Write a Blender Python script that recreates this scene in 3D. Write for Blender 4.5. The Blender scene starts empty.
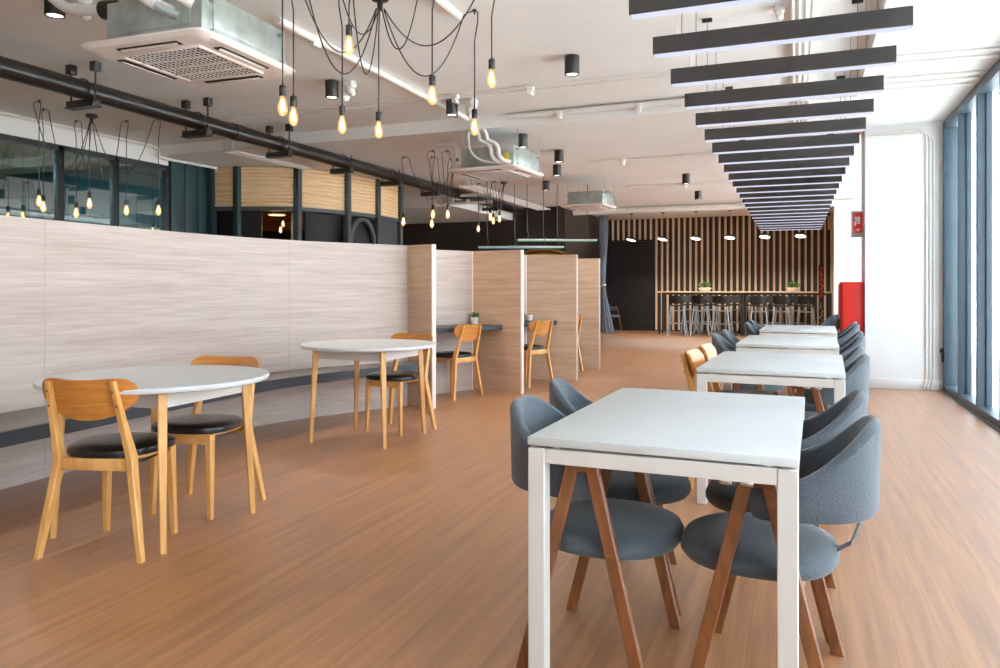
import bpy, bmesh, math, random
from mathutils import Vector, Matrix
random.seed(7)
R = math.radians
C = bpy.context.scene.collection
sc = bpy.context.scene

# ------------------------------------------------------------------ materials
def srgb(r, g, b):
    f = lambda c: (c/255/12.92) if c/255 <= .04045 else ((c/255+.055)/1.055)**2.4
    return (f(r), f(g), f(b), 1)

def mat(name, col, rough=.5, metal=0., spec=.5, var=.06, scale=(8, 8, 8), bump=0., coat=0., sheen=0., detail=4):
    """principled material whose colour and relief come from a stretched noise"""
    m = bpy.data.materials.new(name); m.use_nodes = True
    nt = m.node_tree; N = nt.nodes; L = nt.links
    b = N['Principled BSDF']
    b.inputs['Roughness'].default_value = rough
    b.inputs['Metallic'].default_value = metal
    b.inputs['Specular IOR Level'].default_value = spec
    b.inputs['Coat Weight'].default_value = coat
    b.inputs['Coat Roughness'].default_value = .15
    b.inputs['Sheen Weight'].default_value = sheen
    tc = N.new('ShaderNodeTexCoord'); mp = N.new('ShaderNodeMapping'); mp.inputs['Scale'].default_value = scale
    nz = N.new('ShaderNodeTexNoise'); nz.inputs['Scale'].default_value = 1; nz.inputs['Detail'].default_value = detail
    L.new(tc.outputs['Object'], mp.inputs['Vector']); L.new(mp.outputs['Vector'], nz.inputs['Vector'])
    rp = N.new('ShaderNodeValToRGB'); L.new(nz.outputs['Fac'], rp.inputs['Fac'])
    lo = [max(0, c*(1-var*2.2)) for c in col[:3]]+[1]; hi = [min(1, c*(1+var*1.6)) for c in col[:3]]+[1]
    rp.color_ramp.elements[0].position = .3; rp.color_ramp.elements[0].color = lo
    rp.color_ramp.elements[1].position = .7; rp.color_ramp.elements[1].color = hi
    L.new(rp.outputs['Color'], b.inputs['Base Color'])
    if bump:
        bp = N.new('ShaderNodeBump'); bp.inputs['Strength'].default_value = bump; bp.inputs['Distance'].default_value = .01
        L.new(nz.outputs['Fac'], bp.inputs['Height']); L.new(bp.outputs['Normal'], b.inputs['Normal'])
    return m

def wood_mat(name, light, dark, scale, rough=.45, spec=.5, coat=0., fine=4.0):
    m = bpy.data.materials.new(name); m.use_nodes = True
    nt = m.node_tree; N = nt.nodes; L = nt.links; b = N['Principled BSDF']
    b.inputs['Roughness'].default_value = rough; b.inputs['Specular IOR Level'].default_value = spec
    b.inputs['Coat Weight'].default_value = coat; b.inputs['Coat Roughness'].default_value = .2
    tc = N.new('ShaderNodeTexCoord'); mp = N.new('ShaderNodeMapping'); mp.inputs['Scale'].default_value = scale
    n1 = N.new('ShaderNodeTexNoise'); n1.inputs['Scale'].default_value = 1; n1.inputs['Detail'].default_value = 6; n1.inputs['Distortion'].default_value = .6
    n2 = N.new('ShaderNodeTexNoise'); n2.inputs['Scale'].default_value = fine; n2.inputs['Detail'].default_value = 5
    L.new(tc.outputs['Object'], mp.inputs['Vector']); L.new(mp.outputs['Vector'], n1.inputs['Vector']); L.new(mp.outputs['Vector'], n2.inputs['Vector'])
    mx = N.new('ShaderNodeMath'); mx.operation = 'MULTIPLY_ADD'; mx.inputs[1].default_value = .55
    ad = N.new('ShaderNodeMath'); ad.operation = 'MULTIPLY'; ad.inputs[1].default_value = .45
    L.new(n2.outputs['Fac'], ad.inputs[0]); L.new(n1.outputs['Fac'], mx.inputs[0]); L.new(ad.outputs[0], mx.inputs[2])
    rp = N.new('ShaderNodeValToRGB'); L.new(mx.outputs[0], rp.inputs['Fac'])
    rp.color_ramp.elements[0].position = .36; rp.color_ramp.elements[0].color = dark
    rp.color_ramp.elements[1].position = .64; rp.color_ramp.elements[1].color = light
    L.new(rp.outputs['Color'], b.inputs['Base Color'])
    return m

def emit_mat(name, col, s):
    m = bpy.data.materials.new(name); m.use_nodes = True
    nt = m.node_tree; nt.nodes.clear()
    e = nt.nodes.new('ShaderNodeEmission'); e.inputs[0].default_value = col; e.inputs[1].default_value = s
    o = nt.nodes.new('ShaderNodeOutputMaterial'); nt.links.new(e.outputs[0], o.inputs[0])
    return m

def glass_mat(name, tint, gloss=.06, rough=.02):
    m = bpy.data.materials.new(name); m.use_nodes = True
    nt = m.node_tree; nt.nodes.clear(); N = nt.nodes
    t = N.new('ShaderNodeBsdfTransparent'); t.inputs[0].default_value = tint
    g = N.new('ShaderNodeBsdfGlossy'); g.inputs['Roughness'].default_value = rough
    lw = N.new('ShaderNodeLayerWeight'); lw.inputs[0].default_value = .25
    ma = N.new('ShaderNodeMath'); ma.operation = 'MULTIPLY_ADD'; ma.inputs[1].default_value = .35; ma.inputs[2].default_value = gloss
    nt.links.new(lw.outputs['Fresnel'], ma.inputs[0])
    x = N.new('ShaderNodeMixShader'); nt.links.new(ma.outputs[0], x.inputs[0]); nt.links.new(t.outputs[0], x.inputs[1]); nt.links.new(g.outputs[0], x.inputs[2])
    o = N.new('ShaderNodeOutputMaterial'); nt.links.new(x.outputs[0], o.inputs[0])
    return m

def bulb_mat():
    m = bpy.data.materials.new('amber bulb glass'); m.use_nodes = True
    nt = m.node_tree; nt.nodes.clear(); N = nt.nodes
    t = N.new('ShaderNodeBsdfTransparent'); t.inputs[0].default_value = (1, .82, .55, 1)
    g = N.new('ShaderNodeBsdfGlossy'); g.inputs['Roughness'].default_value = .05
    e = N.new('ShaderNodeEmission'); e.inputs[0].default_value = (1, .66, .3, 1); e.inputs[1].default_value = 2.2
    x = N.new('ShaderNodeMixShader'); x.inputs[0].default_value = .12
    a = N.new('ShaderNodeMixShader'); a.inputs[0].default_value = .20
    nt.links.new(t.outputs[0], x.inputs[1]); nt.links.new(g.outputs[0], x.inputs[2])
    nt.links.new(x.outputs[0], a.inputs[1]); nt.links.new(e.outputs[0], a.inputs[2])
    o = N.new('ShaderNodeOutputMaterial'); nt.links.new(a.outputs[0], o.inputs[0])
    return m

def floor_mat():
    m = bpy.data.materials.new('laminate plank floor'); m.use_nodes = True
    nt = m.node_tree; N = nt.nodes; L = nt.links; b = N['Principled BSDF']
    b.inputs['Specular IOR Level'].default_value = .7; b.inputs['Coat Weight'].default_value = 1; b.inputs['Coat Roughness'].default_value = .48; b.inputs['Coat IOR'].default_value = 1.6
    tc = N.new('ShaderNodeTexCoord')
    sp = N.new('ShaderNodeSeparateXYZ'); cb = N.new('ShaderNodeCombineXYZ')
    L.new(tc.outputs['Object'], sp.inputs[0]); L.new(sp.outputs['Y'], cb.inputs['X']); L.new(sp.outputs['X'], cb.inputs['Y'])
    br = N.new('ShaderNodeTexBrick'); br.inputs['Scale'].default_value = 1
    br.inputs['Brick Width'].default_value = 1.25; br.inputs['Row Height'].default_value = .152
    br.inputs['Mortar Size'].default_value = .0012; br.inputs['Mortar Smooth'].default_value = .3; br.offset = .37
    br.inputs['Color1'].default_value = (.0, .0, .0, 1); br.inputs['Color2'].default_value = (1, 1, 1, 1); br.inputs['Mortar'].default_value = (.15, .15, .15, 1)
    L.new(cb.outputs[0], br.inputs['Vector'])
    mp = N.new('ShaderNodeMapping'); mp.inputs['Scale'].default_value = (1.1, 24, 1); L.new(cb.outputs[0], mp.inputs['Vector'])
    n1 = N.new('ShaderNodeTexNoise'); n1.inputs['Scale'].default_value = 1; n1.inputs['Detail'].default_value = 7; n1.inputs['Roughness'].default_value = .62; n1.inputs['Distortion'].default_value = .35
    L.new(mp.outputs[0], n1.inputs['Vector'])
    rp = N.new('ShaderNodeValToRGB'); L.new(n1.outputs['Fac'], rp.inputs['Fac'])
    rp.color_ramp.elements[0].position = .3; rp.color_ramp.elements[0].color = srgb(134, 85, 46)
    rp.color_ramp.elements[1].position = .72; rp.color_ramp.elements[1].color = srgb(188, 131, 82)
    bw = N.new('ShaderNodeRGBToBW'); L.new(br.outputs['Color'], bw.inputs[0])
    ma = N.new('ShaderNodeMath'); ma.operation = 'MULTIPLY_ADD'; ma.inputs[1].default_value = .09; ma.inputs[2].default_value = .955
    L.new(bw.outputs[0], ma.inputs[0])
    mu = N.new('ShaderNodeVectorMath'); mu.operation = 'SCALE'; L.new(rp.outputs['Color'], mu.inputs[0]); L.new(ma.outputs[0], mu.inputs['Scale'])
    mo = N.new('ShaderNodeMix'); mo.data_type = 'RGBA'; L.new(br.outputs['Fac'], mo.inputs[0])
    L.new(mu.outputs[0], mo.inputs[6]); mo.inputs[7].default_value = srgb(116, 76, 50)
    L.new(mo.outputs[2], b.inputs['Base Color'])
    r2 = N.new('ShaderNodeMapRange'); r2.inputs['To Min'].default_value = .36; r2.inputs['To Max'].default_value = .52; L.new(n1.outputs['Fac'], r2.inputs[0]); L.new(r2.outputs[0], b.inputs['Roughness'])
    bp = N.new('ShaderNodeBump'); bp.inputs['Strength'].default_value = .06; bp.inputs['Distance'].default_value = .004
    L.new(n1.outputs['Fac'], bp.inputs['Height']); L.new(bp.outputs[0], b.inputs['Normal'])
    return m

M = {}
M['floor'] = floor_mat()
M['ceil'] = mat('painted concrete ceiling', srgb(237, 236, 234), .8, var=.02, scale=(1.2, 1.2, 1.2), bump=.05)
M['white'] = mat('white wall paint', srgb(224, 225, 226), .6, var=.01, scale=(3, 3, 3))
M['lam'] = wood_mat('pale wood laminate', srgb(192, 178, 170), srgb(170, 154, 144), (.8, .8, 17), .42, .4)
M['lam2'] = wood_mat('warm wood laminate', srgb(202, 173, 148), srgb(178, 147, 122), (1.0, 1.0, 22), .42, .4)
M['lamedge'] = mat('pale laminate edge', srgb(226, 214, 204), .5, var=.02)
M['seam'] = mat('laminate joint', srgb(176, 160, 150), .5, var=.02)
M['navy'] = mat('dark navy bench edge', srgb(44, 51, 60), .5, var=.05)
M['benchtop'] = mat('grey bench seat', srgb(128, 120, 118), .6, var=.04)
M['honey'] = wood_mat('honey beech wood', srgb(222, 172, 104), srgb(198, 140, 74), (14, 14, 2.2), .4, .5, .25)
M['ply'] = wood_mat('bent plywood', srgb(202, 138, 66), srgb(178, 108, 42), (3, 3, 30), .33, .5, .5)
M['walnut'] = wood_mat('walnut wood', srgb(142, 88, 48), srgb(104, 60, 30), (14, 14, 3), .4, .5, .2)
M['leather'] = mat('black leatherette', srgb(22, 21, 22), .32, var=.1, scale=(60, 60, 60), bump=.15)
M['gfab'] = mat('grey blue fabric', srgb(72, 81, 90), .85, var=.12, scale=(180, 180, 180), bump=.25, sheen=.25)
M['tabwhite'] = mat('white laminate', srgb(200, 204, 205), .38, var=.01)
M['legwhite'] = mat('white powder coat', srgb(210, 207, 202), .4, var=.01)
M['black'] = mat('black powder coat', srgb(38, 37, 37), .45, var=.08)
M['charcoal'] = mat('charcoal aluminium', srgb(66, 64, 64), .42, .3, var=.05)
M['pipe'] = mat('black gloss paint', srgb(30, 28, 28), .28, var=.05)
M['galv'] = mat('galvanised sheet', srgb(176, 184, 180), .38, .55, var=.1, scale=(9, 9, 9))
M['acwhite'] = mat('off white plastic', srgb(232, 222, 214), .45, var=.01)
M['dark'] = mat('dark recess', srgb(26, 24, 24), .7, var=.1)
M['conduit'] = mat('white conduit', srgb(232, 228, 224), .5, var=.01)
M['frame'] = mat('slate blue window frame', srgb(70, 87, 99), .4, .1, var=.04)
M['frameblk'] = mat('black window frame', srgb(30, 32, 34), .45, var=.05)
M['teal'] = mat('dark teal panel', srgb(42, 66, 70), .45, var=.05, scale=(2, 2, .6))
M['tealdeep'] = mat('deep teal room wall', srgb(56, 108, 118), .5, var=.06, scale=(1, 1, 1))
M['post'] = mat('grey facade post', srgb(70, 76, 78), .5, var=.04)
M['rib'] = mat('yellow ribbed wood', srgb(234, 202, 160), .55, var=.01, scale=(1, 1, 12))
M['wall_dark'] = mat('black brown wall', srgb(52, 42, 37), .6, var=.08, scale=(1, 1, 4))
M['slat'] = wood_mat('light wood slat', srgb(228, 202, 170), srgb(208, 176, 142), (12, 12, 1.5), .5, .4)
M['shutter'] = mat('black roller shutter', srgb(30, 30, 31), .5, var=.06)
M['red'] = mat('red enamel', srgb(226, 40, 18), .35, var=.02)
M['steel'] = mat('grey steel tube', srgb(176, 184, 188), .35, .35, var=.05)
M['chrome'] = mat('chrome', srgb(200, 200, 200), .15, 1., var=.02)
M['curtain'] = mat('blue grey curtain', srgb(108, 122, 136), .85, var=.06, scale=(30, 30, 4), sheen=.2)
M['leaf'] = mat('green leaf', srgb(86, 130, 52), .5, var=.3, scale=(40, 40, 40))
M['potwhite'] = mat('pale stone pot', srgb(226, 220, 210), .6, var=.05, scale=(30, 30, 30))
M['soil'] = mat('soil', srgb(50, 38, 30), .9, var=.2, scale=(60, 60, 60))
M['yellow'] = mat('yellow plastic', srgb(226, 210, 60), .5, var=.02)
M['foam'] = mat('white foam', srgb(236, 234, 230), .8, var=.03, scale=(40, 40, 40), bump=.6)
M['ground'] = mat('pale outdoor paving', srgb(225, 225, 222), .8, var=.05, scale=(1, 1, 1))
M['facadeout'] = mat('pale building wall', srgb(214, 218, 222), .7, var=.03)
M['winout'] = mat('building window glass', srgb(150, 164, 176), .2, var=.05)
M['greenlamp'] = emit_mat('green lamp strip', (.25, .6, .35, 1), .5)
M['bluelamp'] = emit_mat('teal lamp strip', (.2, .45, .5, 1), .4)
M['orange'] = mat('orange wood', srgb(214, 128, 50), .5, var=.1, scale=(1, 1, 40))
M['litcolumn'] = mat('lit column tone', srgb(200, 205, 190), .5, var=.06)  # kiosk column: lamplight falling on it is put into this pale colour
M['glass'] = glass_mat('clear window glass', (.96, .98, .98, 1), .03)
M['glassteal'] = glass_mat('teal tinted glass', (.62, .78, .80, 1), .22)
M['bulb'] = bulb_mat()
M['fil'] = emit_mat('filament', (1, .62, .25, 1), 26)
M['led'] = emit_mat('cool LED diffuser', (.80, .82, 1, 1), .85)
M['ledwarm'] = emit_mat('warm LED lens', (1, .86, .68, 1), 5)
M['ledpend'] = emit_mat('pendant LED lens', (1, .93, .84, 1), 3.5)
M['warmglow'] = emit_mat('warm lamp lens', (1, .7, .35, 1), 1.6)
M['bannerred'] = mat('red lettering', srgb(186, 44, 36), .5, var=.1)
M['bannergrey'] = mat('grey lettering', srgb(170, 166, 160), .5, var=.1)
M['beige'] = mat('beige plastic', srgb(206, 184, 150), .5, var=.04)
M['signgrey'] = mat('grey sign plate', srgb(178, 178, 178), .5, .2, var=.03)
M['signwhite'] = mat('white sign print', srgb(240, 238, 236), .5, var=.01)
M['gold'] = mat('gold tube', srgb(170, 130, 60), .4, .4, var=.05)

# ------------------------------------------------------------------ mesh helpers
def NB(): return bmesh.new()

def box(bm, c, s, rot=None, bev=0., seg=2):
    r = bmesh.ops.create_cube(bm, size=1)
    vs = r['verts']
    for v in vs: v.co = Vector((v.co.x*s[0], v.co.y*s[1], v.co.z*s[2]))
    if bev:
        es = list({e for v in vs for e in v.link_edges})
        o = bmesh.ops.bevel(bm, geom=es, offset=bev, segments=seg, affect='EDGES', profile=.5)
        vs = list({v for f in o['faces'] for v in f.verts} | {v for v in vs if v.is_valid})
    m = (rot.to_4x4() if rot is not None else Matrix())
    for v in vs: v.co = (m @ v.co) + Vector(c)

def rz(a): return Matrix.Rotation(a, 3, 'Z')

def loft(bm, rings, cap=True, closed=True):
    vr = [[bm.verts.new(p) for p in r] for r in rings]
    n = len(vr[0])
    for a, b in zip(vr[:-1], vr[1:]):
        for i in range(n if closed else n-1):
            j = (i+1) % n
            bm.faces.new((a[i], a[j], b[j], b[i]))
    if cap:
        bm.faces.new(list(reversed(vr[0]))); bm.faces.new(vr[-1])

def circle(c, r, u, v, n): return [Vector(c)+u*(r*math.cos(2*math.pi*i/n))+v*(r*math.sin(2*math.pi*i/n)) for i in range(n)]

def frames(pts):
    pts = [Vector(p) for p in pts]; out = []; u = None
    for i, p in enumerate(pts):
        t = (pts[min(i+1, len(pts)-1)]-pts[max(i-1, 0)]).normalized()
        if u is None:
            u = t.cross(Vector((0, 0, 1)))
            if u.length < 1e-3: u = Vector((1, 0, 0))
            u.normalize()
        u = (u-t*u.dot(t)); u.normalize()
        out.append((p, t, u, t.cross(u)))
    return out

def tube(bm, pts, r, n=8):
    rr = r if isinstance(r, (list, tuple)) else [r]*len(pts)
    loft(bm, [circle(p, q, u, v, n) for (p, t, u, v), q in zip(frames(pts), rr)])

def cyl(bm, p0, p1, r0, r1=None, n=16): tube(bm, [p0, p1], [r0, r0 if r1 is None else r1], n)

def bar(bm, pts, sizes, xdir=(1, 0, 0)):
    """square-section bar; xdir is the direction of the first size"""
    rings = []; P = [Vector(p) for p in pts]; x0 = Vector(xdir).normalized()
    for i, p in enumerate(P):
        t = (P[min(i+1, len(P)-1)]-P[max(i-1, 0)]).normalized()
        x = (x0-t*x0.dot(t)).normalized(); y = t.cross(x)
        if i in (0, len(P)-1): y = Vector((0, 0, 1)).cross(x); y.normalize(); x = Vector((x.x, x.y, 0)).normalized()
        a, b = sizes[i][0]/2, sizes[i][1]/2; k = .25*min(a, b)
        rings.append([p+x*sx+y*sy for sx, sy in ((a-k, -b), (a, -b+k), (a, b-k), (a-k, b), (-a+k, b), (-a, b-k), (-a, -b+k), (-a+k, -b))])
    loft(bm, rings)

def lathe(bm, prof, c=(0, 0, 0), n=24):
    c = Vector(c); X = Vector((1, 0, 0)); Y = Vector((0, 1, 0))
    loft(bm, [circle(c+Vector((0, 0, z)), max(r, 1e-4), X, Y, n) for r, z in prof])

def prism(bm, poly, z0, z1):
    loft(bm, [[Vector((x, y, z0)) for x, y in poly], [Vector((x, y, z1)) for x, y in poly]])

def finish(bm, name, m, parent=None, loc=(0, 0, 0), ang=38, rot=0.):
    bmesh.ops.remove_doubles(bm, verts=bm.verts, dist=1e-6)
    bmesh.ops.recalc_face_normals(bm, faces=bm.faces)
    me = bpy.data.meshes.new(name); bm.to_mesh(me); bm.free()
    ms = m if isinstance(m, (list, tuple)) else [m]
    for q in ms: me.materials.append(M[q])
    me.polygons.foreach_set('use_smooth', [True]*len(me.polygons))
    me.set_sharp_from_angle(angle=R(ang))
    o = bpy.data.objects.new(name, me); C.objects.link(o)
    o.location = loc; o.rotation_euler.z = rot
    if parent: o.parent = parent
    return o

def tag(o, label, cat, group=None):
    o['label'] = label; o['category'] = cat
    if group: o['group'] = group
    return o

def thing(name, label, cat, loc=(0, 0, 0), rot=0., group=None):
    o = bpy.data.objects.new(name, None); o.empty_display_size = .1; C.objects.link(o)
    o.location = loc; o.rotation_euler.z = rot
    return tag(o, label, cat, group)

def struct(o): o['kind'] = 'structure'; return o

def dup(src, loc, rot, label, group=None):
    r = src.copy(); C.objects.link(r); r.location = loc; r.rotation_euler = (0, 0, rot); r['label'] = label
    if group: r['group'] = group
    def rec(s, d):
        for ch in list(s.children):
            c = ch.copy(); C.objects.link(c); c.parent = d; rec(ch, c)
    rec(src, r)
    return r

def smooth_path(pts, k=6):
    """Catmull-Rom through 2D points"""
    P = [Vector(p) for p in pts]; out = []
    for i in range(len(P)-1):
        a, b, c, d = P[max(i-1, 0)], P[i], P[i+1], P[min(i+2, len(P)-1)]
        for j in range(k):
            t = j/k
            out.append(.5*((2*b)+(c-a)*t+(2*a-5*b+4*c-d)*t*t+(3*b-a-3*c+d)*t**3))
    out.append(P[-1]); return out

def offset_path(P, d):
    out = []
    for i, p in enumerate(P):
        t = (P[min(i+1, len(P)-1)]-P[max(i-1, 0)]).normalized()
        out.append(p+Vector((-t.y, t.x))*d)
    return out

def ribbon(bm, A, B, z0, z1):
    loft(bm, [[Vector((a.x, a.y, z0)), Vector((b.x, b.y, z0)), Vector((b.x, b.y, z1)), Vector((a.x, a.y, z1))] for a, b in zip(A, B)])

# ------------------------------------------------------------------ the room
XL, XR, YN, YB = -8.8, 1.57, -4.0, 21.0      # left glazing, window wall, wall behind the camera, slatted back wall
Z1, Z2, YS, XS = 3.27, 3.12, 8.36, .56         # high ceiling, low ceiling, step position, soffit edge

b = NB(); box(b, ((1.72-13.2)/2, 8.5, -.05), (1.72+13.2, 26, .1)); struct(finish(b, 'floor', 'floor'))
b = NB()
loft(b, [[Vector((x, y, z)) for y, z in ((YN-.2, Z1), (YS, Z1), (YS, Z2), (YB+.3, Z2), (YB+.3, Z1+.3), (YN-.2, Z1+.3))] for x in (-13.5, XS)])
box(b, ((XS+XR+.3)/2, (YN+YB)/2, (Z2+Z1+.3)/2), (XR+.3-XS, YB-YN+.5, Z1+.3-Z2))
struct(finish(b, 'ceiling', 'ceil'))

# back wall with its slats
b = NB(); box(b, (-1.6, YB+.1, 1.6), (6.9, .2, 3.2)); wb = struct(finish(b, 'wall_back', 'wall_dark'))
b = NB()
x = -3.63
while x < 1.0:
    box(b, (x, YB-.025, 1.58), (.052, .05, 3.10)); x += .1535
x = -4.86
while x < -3.7:
    box(b, (x, YB-.025, 2.86), (.052, .05, .66)); x += .1535
o = finish(b, 'wall_slats', 'slat', wb)
b = NB()
z = .03
while z < 2.5:
    bmesh.ops.create_cube(b, size=1, matrix=Matrix.Translation((-4.37, YB-.02, z)) @ Matrix.Diagonal((1.36, .05, .062, 1))); z += .075
box(b, (-4.37, YB-.005, 1.25), (1.36, .01, 2.5)); box(b, (-4.37, YB-.05, 2.51), (1.40, .1, .05))
struct(finish(b, 'door_1', 'shutter'))
b = NB(); box(b, (-9.2, 17.1, 1.6), (8.2, .2, 3.2)); struct(finish(b, 'wall_dark_left', 'wall_dark'))
b = NB(); box(b, (-5.15, 19.0, 1.6), (.2, 4.2, 3.2)); struct(finish(b, 'wall_shutter_side', 'wall_dark'))

# pillars beside the window wall
def pillar(name, y0, y1):
    b = NB(); box(b, ((.757+XR)/2+.06, (y0+y1)/2, Z2/2), (XR-.757+.12, y1-y0, Z2))
    p = struct(finish(b, name, 'white'))
    b = NB(); box(b, ((.757+XR)/2, y0-.008, .06), (XR-.757, .016, .12), bev=.004)
    finish(b, 'baseboard', 'white', p); return p
p1 = pillar('pillar', 9.94, 10.5)
p2 = pillar('pillar', 18.0, 18.5)
b = NB()
for k, xx in enumerate((1.40, 1.437, 1.474)):
    zz = 3.05-.018*k*1.6
    pts = [(.76, 9.925, zz), (xx-.12, 9.925, zz)]+[(xx-.12+.12*math.sin(a), 9.925, zz-.12+.12*math.cos(a)) for a in (R(22), R(45), R(68), R(90))]+[(xx, 9.925, .16), (xx-.03, 9.90, .02)]
    tube(b, pts, .008, 8)
tag(finish(b, 'conduit', 'conduit'), 'three white conduits bending down the front of the near white pillar', 'conduit')

# window wall, bay by bay
def window_bay(n, y0, y1):
    b = NB()
    box(b, (XR+.05, y0+.025, 1.545), (.10, .05, 3.09), bev=.004, seg=1)
    box(b, (XR+.095, y0+.025, 1.545), (.05, .09, 3.09), bev=.004, seg=1)
    box(b, (XR+.06, (y0+y1)/2+.025, .04), (.12, y1-y0-.05, .08), bev=.004, seg=1)
    box(b, (XR+.06, (y0+y1)/2+.025, 3.06), (.12, y1-y0-.05, .09), bev=.004, seg=1)
    w = struct(finish(b, 'window_%d' % n, 'frame'))
    b = NB(); box(b, (XR+.095, (y0+y1)/2+.025, 1.55), (.012, y1-y0-.08, 2.95)); finish(b, 'pane', 'glass', w)
n = 1
ys = [9.07-.88*i for i in range(15)]
b = NB(); box(b, (XR+.06, 9.885, 1.545), (.13, .10, 3.09), bev=.004); box(b, (XR+.05, 9.095, 1.545), (.10, .05, 3.09), bev=.004); box(b, (XR+.095, 9.095, 1.545), (.05, .09, 3.09), bev=.004); box(b, (XR+.06, 9.49, .04), (.12, .72, .08), bev=.004); box(b, (XR+.06, 9.49, 3.06), (.12, .72, .09), bev=.004); struct(finish(b, 'window_%d' % n, 'frame'))
hb = NB(); box(hb, (XR-.015, 9.88, .42), (.02, .03, .16), bev=.004); box(hb, (XR-.035, 9.88, .47), (.02, .02, .05), bev=.004); finish(hb, 'latch', 'black', bpy.data.objects['window_1'])
b = NB(); box(b, (XR+.095, 9.49, 1.55), (.012, .70, 2.95)); finish(b, 'pane', 'glass', bpy.data.objects['window_1'])
for y0, y1 in zip(ys[1:], ys[:-1]): n += 1; window_bay(n, y0, y1)
ys2 = [10.6+1.05*i for i in range(8)]
for y0, y1 in zip(ys2[:-1], ys2[1:]): n += 1; window_bay(n, y0, y1)
b = NB(); box(b, (XR+.15, 19.8, 1.55), (.2, 2.9, 3.1)); struct(finish(b, 'wall_right', 'white'))
b = NB(); box(b, (XR-.012, 2.9, .012), (.024, 14, .024), bev=.004); struct(finish(b, 'baseboard_right', 'frame'))
b = NB(); box(b, (-3.6, YN-.1, 1.6), (10.6, .2, 3.3)); struct(finish(b, 'wall_behind', 'white'))
# glazed room along the left
gy = [-.1, 1.3, 2.7, 3.9, 5.1, 6.0, 6.86, 7.70, 8.62]
b = NB(); box(b, (XL-.02, 2.3, 3.145), (.16, 12.6, .25)); 
box(b, (XL-.02, -2.1, 1.5), (.16, 4.0, 3.05)); struct(finish(b, 'wall_left', 'ceil'))
for y0, y1 in zip(gy[:-1], gy[1:]):
    n += 1; b = NB()
    box(b, (XL, y1, 1.5), (.09, .085, 3.02), bev=.004); box(b, (XL, (y0+y1)/2, 2.985), (.09, y1-y0, .075)); box(b, (XL, (y0+y1)/2, .05), (.09, y1-y0, .1))
    w = struct(finish(b, 'window_%d' % n, 'frameblk'))
    b = NB(); box(b, (XL, (y0+y1)/2, 1.52), (.012, y1-y0-.08, 2.86)); finish(b, 'pane', 'glassteal', w)
b = NB(); box(b, (-13.0, 2.5, 1.6), (.2, 13, 3.2)); box(b, (-10.9, 8.95, 1.6), (4.2, .2, 3.2)); box(b, (-10.9, -3.9, 1.6), (4.2, .2, 3.2))
struct(finish(b, 'wall_office', 'tealdeep'))
b = NB()
for k in range(3): box(b, (XL+.02, 8.78+.28*k, 1.56), (.10, .268, 3.12), bev=.006)
struct(finish(b, 'wall_teal', 'teal'))

# outdoors
b = NB(); box(b, (30, 10, -.35), (56.5, 160, .1)); box(b, (-6, -30, -.35), (60, 50, .1)); struct(finish(b, 'ground', 'ground'))
bd = thing('building', 'pale distant building seen through the far right window pane', 'building', (30, 40, -.3))
b = NB(); box(b, (0, 0, 3.0), (12, 22, 6.0), bev=.05); finish(b, 'wall', 'facadeout', bd)
for k in range(5):
    b = NB(); 
    for j in range(4): box(b, (-6.02, -9+4.5*k, 1.1+1.35*j), (.06, 2.6, .6))
    finish(b, 'window', 'winout', bd)

# ------------------------------------------------------------------ curved partition, bench and booths
W = smooth_path([(-3.9, -1.2), (-4.12, .4), (-4.25, 1.5), (-4.33, 2.5), (-4.375, 3.2), (-4.405, 3.9), (-4.41, 4.5), (-4.345, 5.1), (-4.2, 5.65), (-3.94, 6.2), (-3.655, 6.70)])
Wo = offset_path(W, .06)
b = NB(); ribbon(b, W, Wo, 0, 1.62)
pw = finish(b, 'partition_wall', 'lam'); 
for yq in (.6, 3.28, 5.58):
    i = min(range(len(W)), key=lambda k: abs(W[k].y-yq)); t_ = (W[i+1]-W[i-1]).normalized()
    b = NB(); box(b, (W[i].x, W[i].y, .81), (.003, .005, 1.62), rot=rz(math.atan2(t_.y, t_.x)-math.pi/2)); finish(b, 'seam', 'seam', pw)
tag(pw, 'long curved pale wood partition wall behind the round tables', 'partition')
Fr = smooth_path([(-3.3, -1.2), (-3.52, .4), (-3.66, 1.5), (-3.75, 2.5), (-3.80, 3.2), (-3.85, 3.9), (-3.885, 4.5), (-3.87, 5.0), (-3.75, 5.55), (-3.58, 6.05), (-3.37, 6.56)])
bn = thing('bench', 'grey ledge bench with dark navy edge along the curved partition', 'bench', (0, 0, 0))
Wi = offset_path(W, -.004)
b = NB(); ribbon(b, Wi, offset_path(Fr, .03), .385, .452); finish(b, 'seat', 'benchtop', bn)
b = NB(); ribbon(b, offset_path(Fr, .029), Fr, .378, .455); finish(b, 'front_edge', 'navy', bn)

def panel(p, q, th, label, m='lam2', z=1.62):
    """free-standing laminate panel from p (back) to q (front end, pale edge strip)"""
    p = Vector(p); q = Vector(q); t = (q-p).normalized(); nrm = Vector((-t.y, t.x)); a = math.atan2(t.y, t.x); L = (q-p).length
    o = thing('partition_panel', label, 'partition', (p.x, p.y, 0), a)
    b = NB(); box(b, ((L-.02)/2, 0, z/2), (L-.02, th, z)); finish(b, 'board', m, o)
    b = NB(); box(b, (L-.01, 0, z/2), (.02, th, z), bev=.002, seg=1); finish(b, 'edge_strip', 'lamedge', o)
    return o
panel((-4.13, 6.865), (-3.32, 6.625), .055, 'wood divider panel at the far end of the curved partition, nearest divider')
panel((-3.53, 8.07), (-2.87, 7.945), .05, 'wood divider panel to the right of the first desk booth')
panel((-3.28, 9.215), (-2.63, 9.36), .05, 'wood divider panel to the right of the second desk booth')
panel((-3.32, 10.6), (-2.68, 10.755), .05, 'farthest wood divider panel, next to the curtain')
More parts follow.
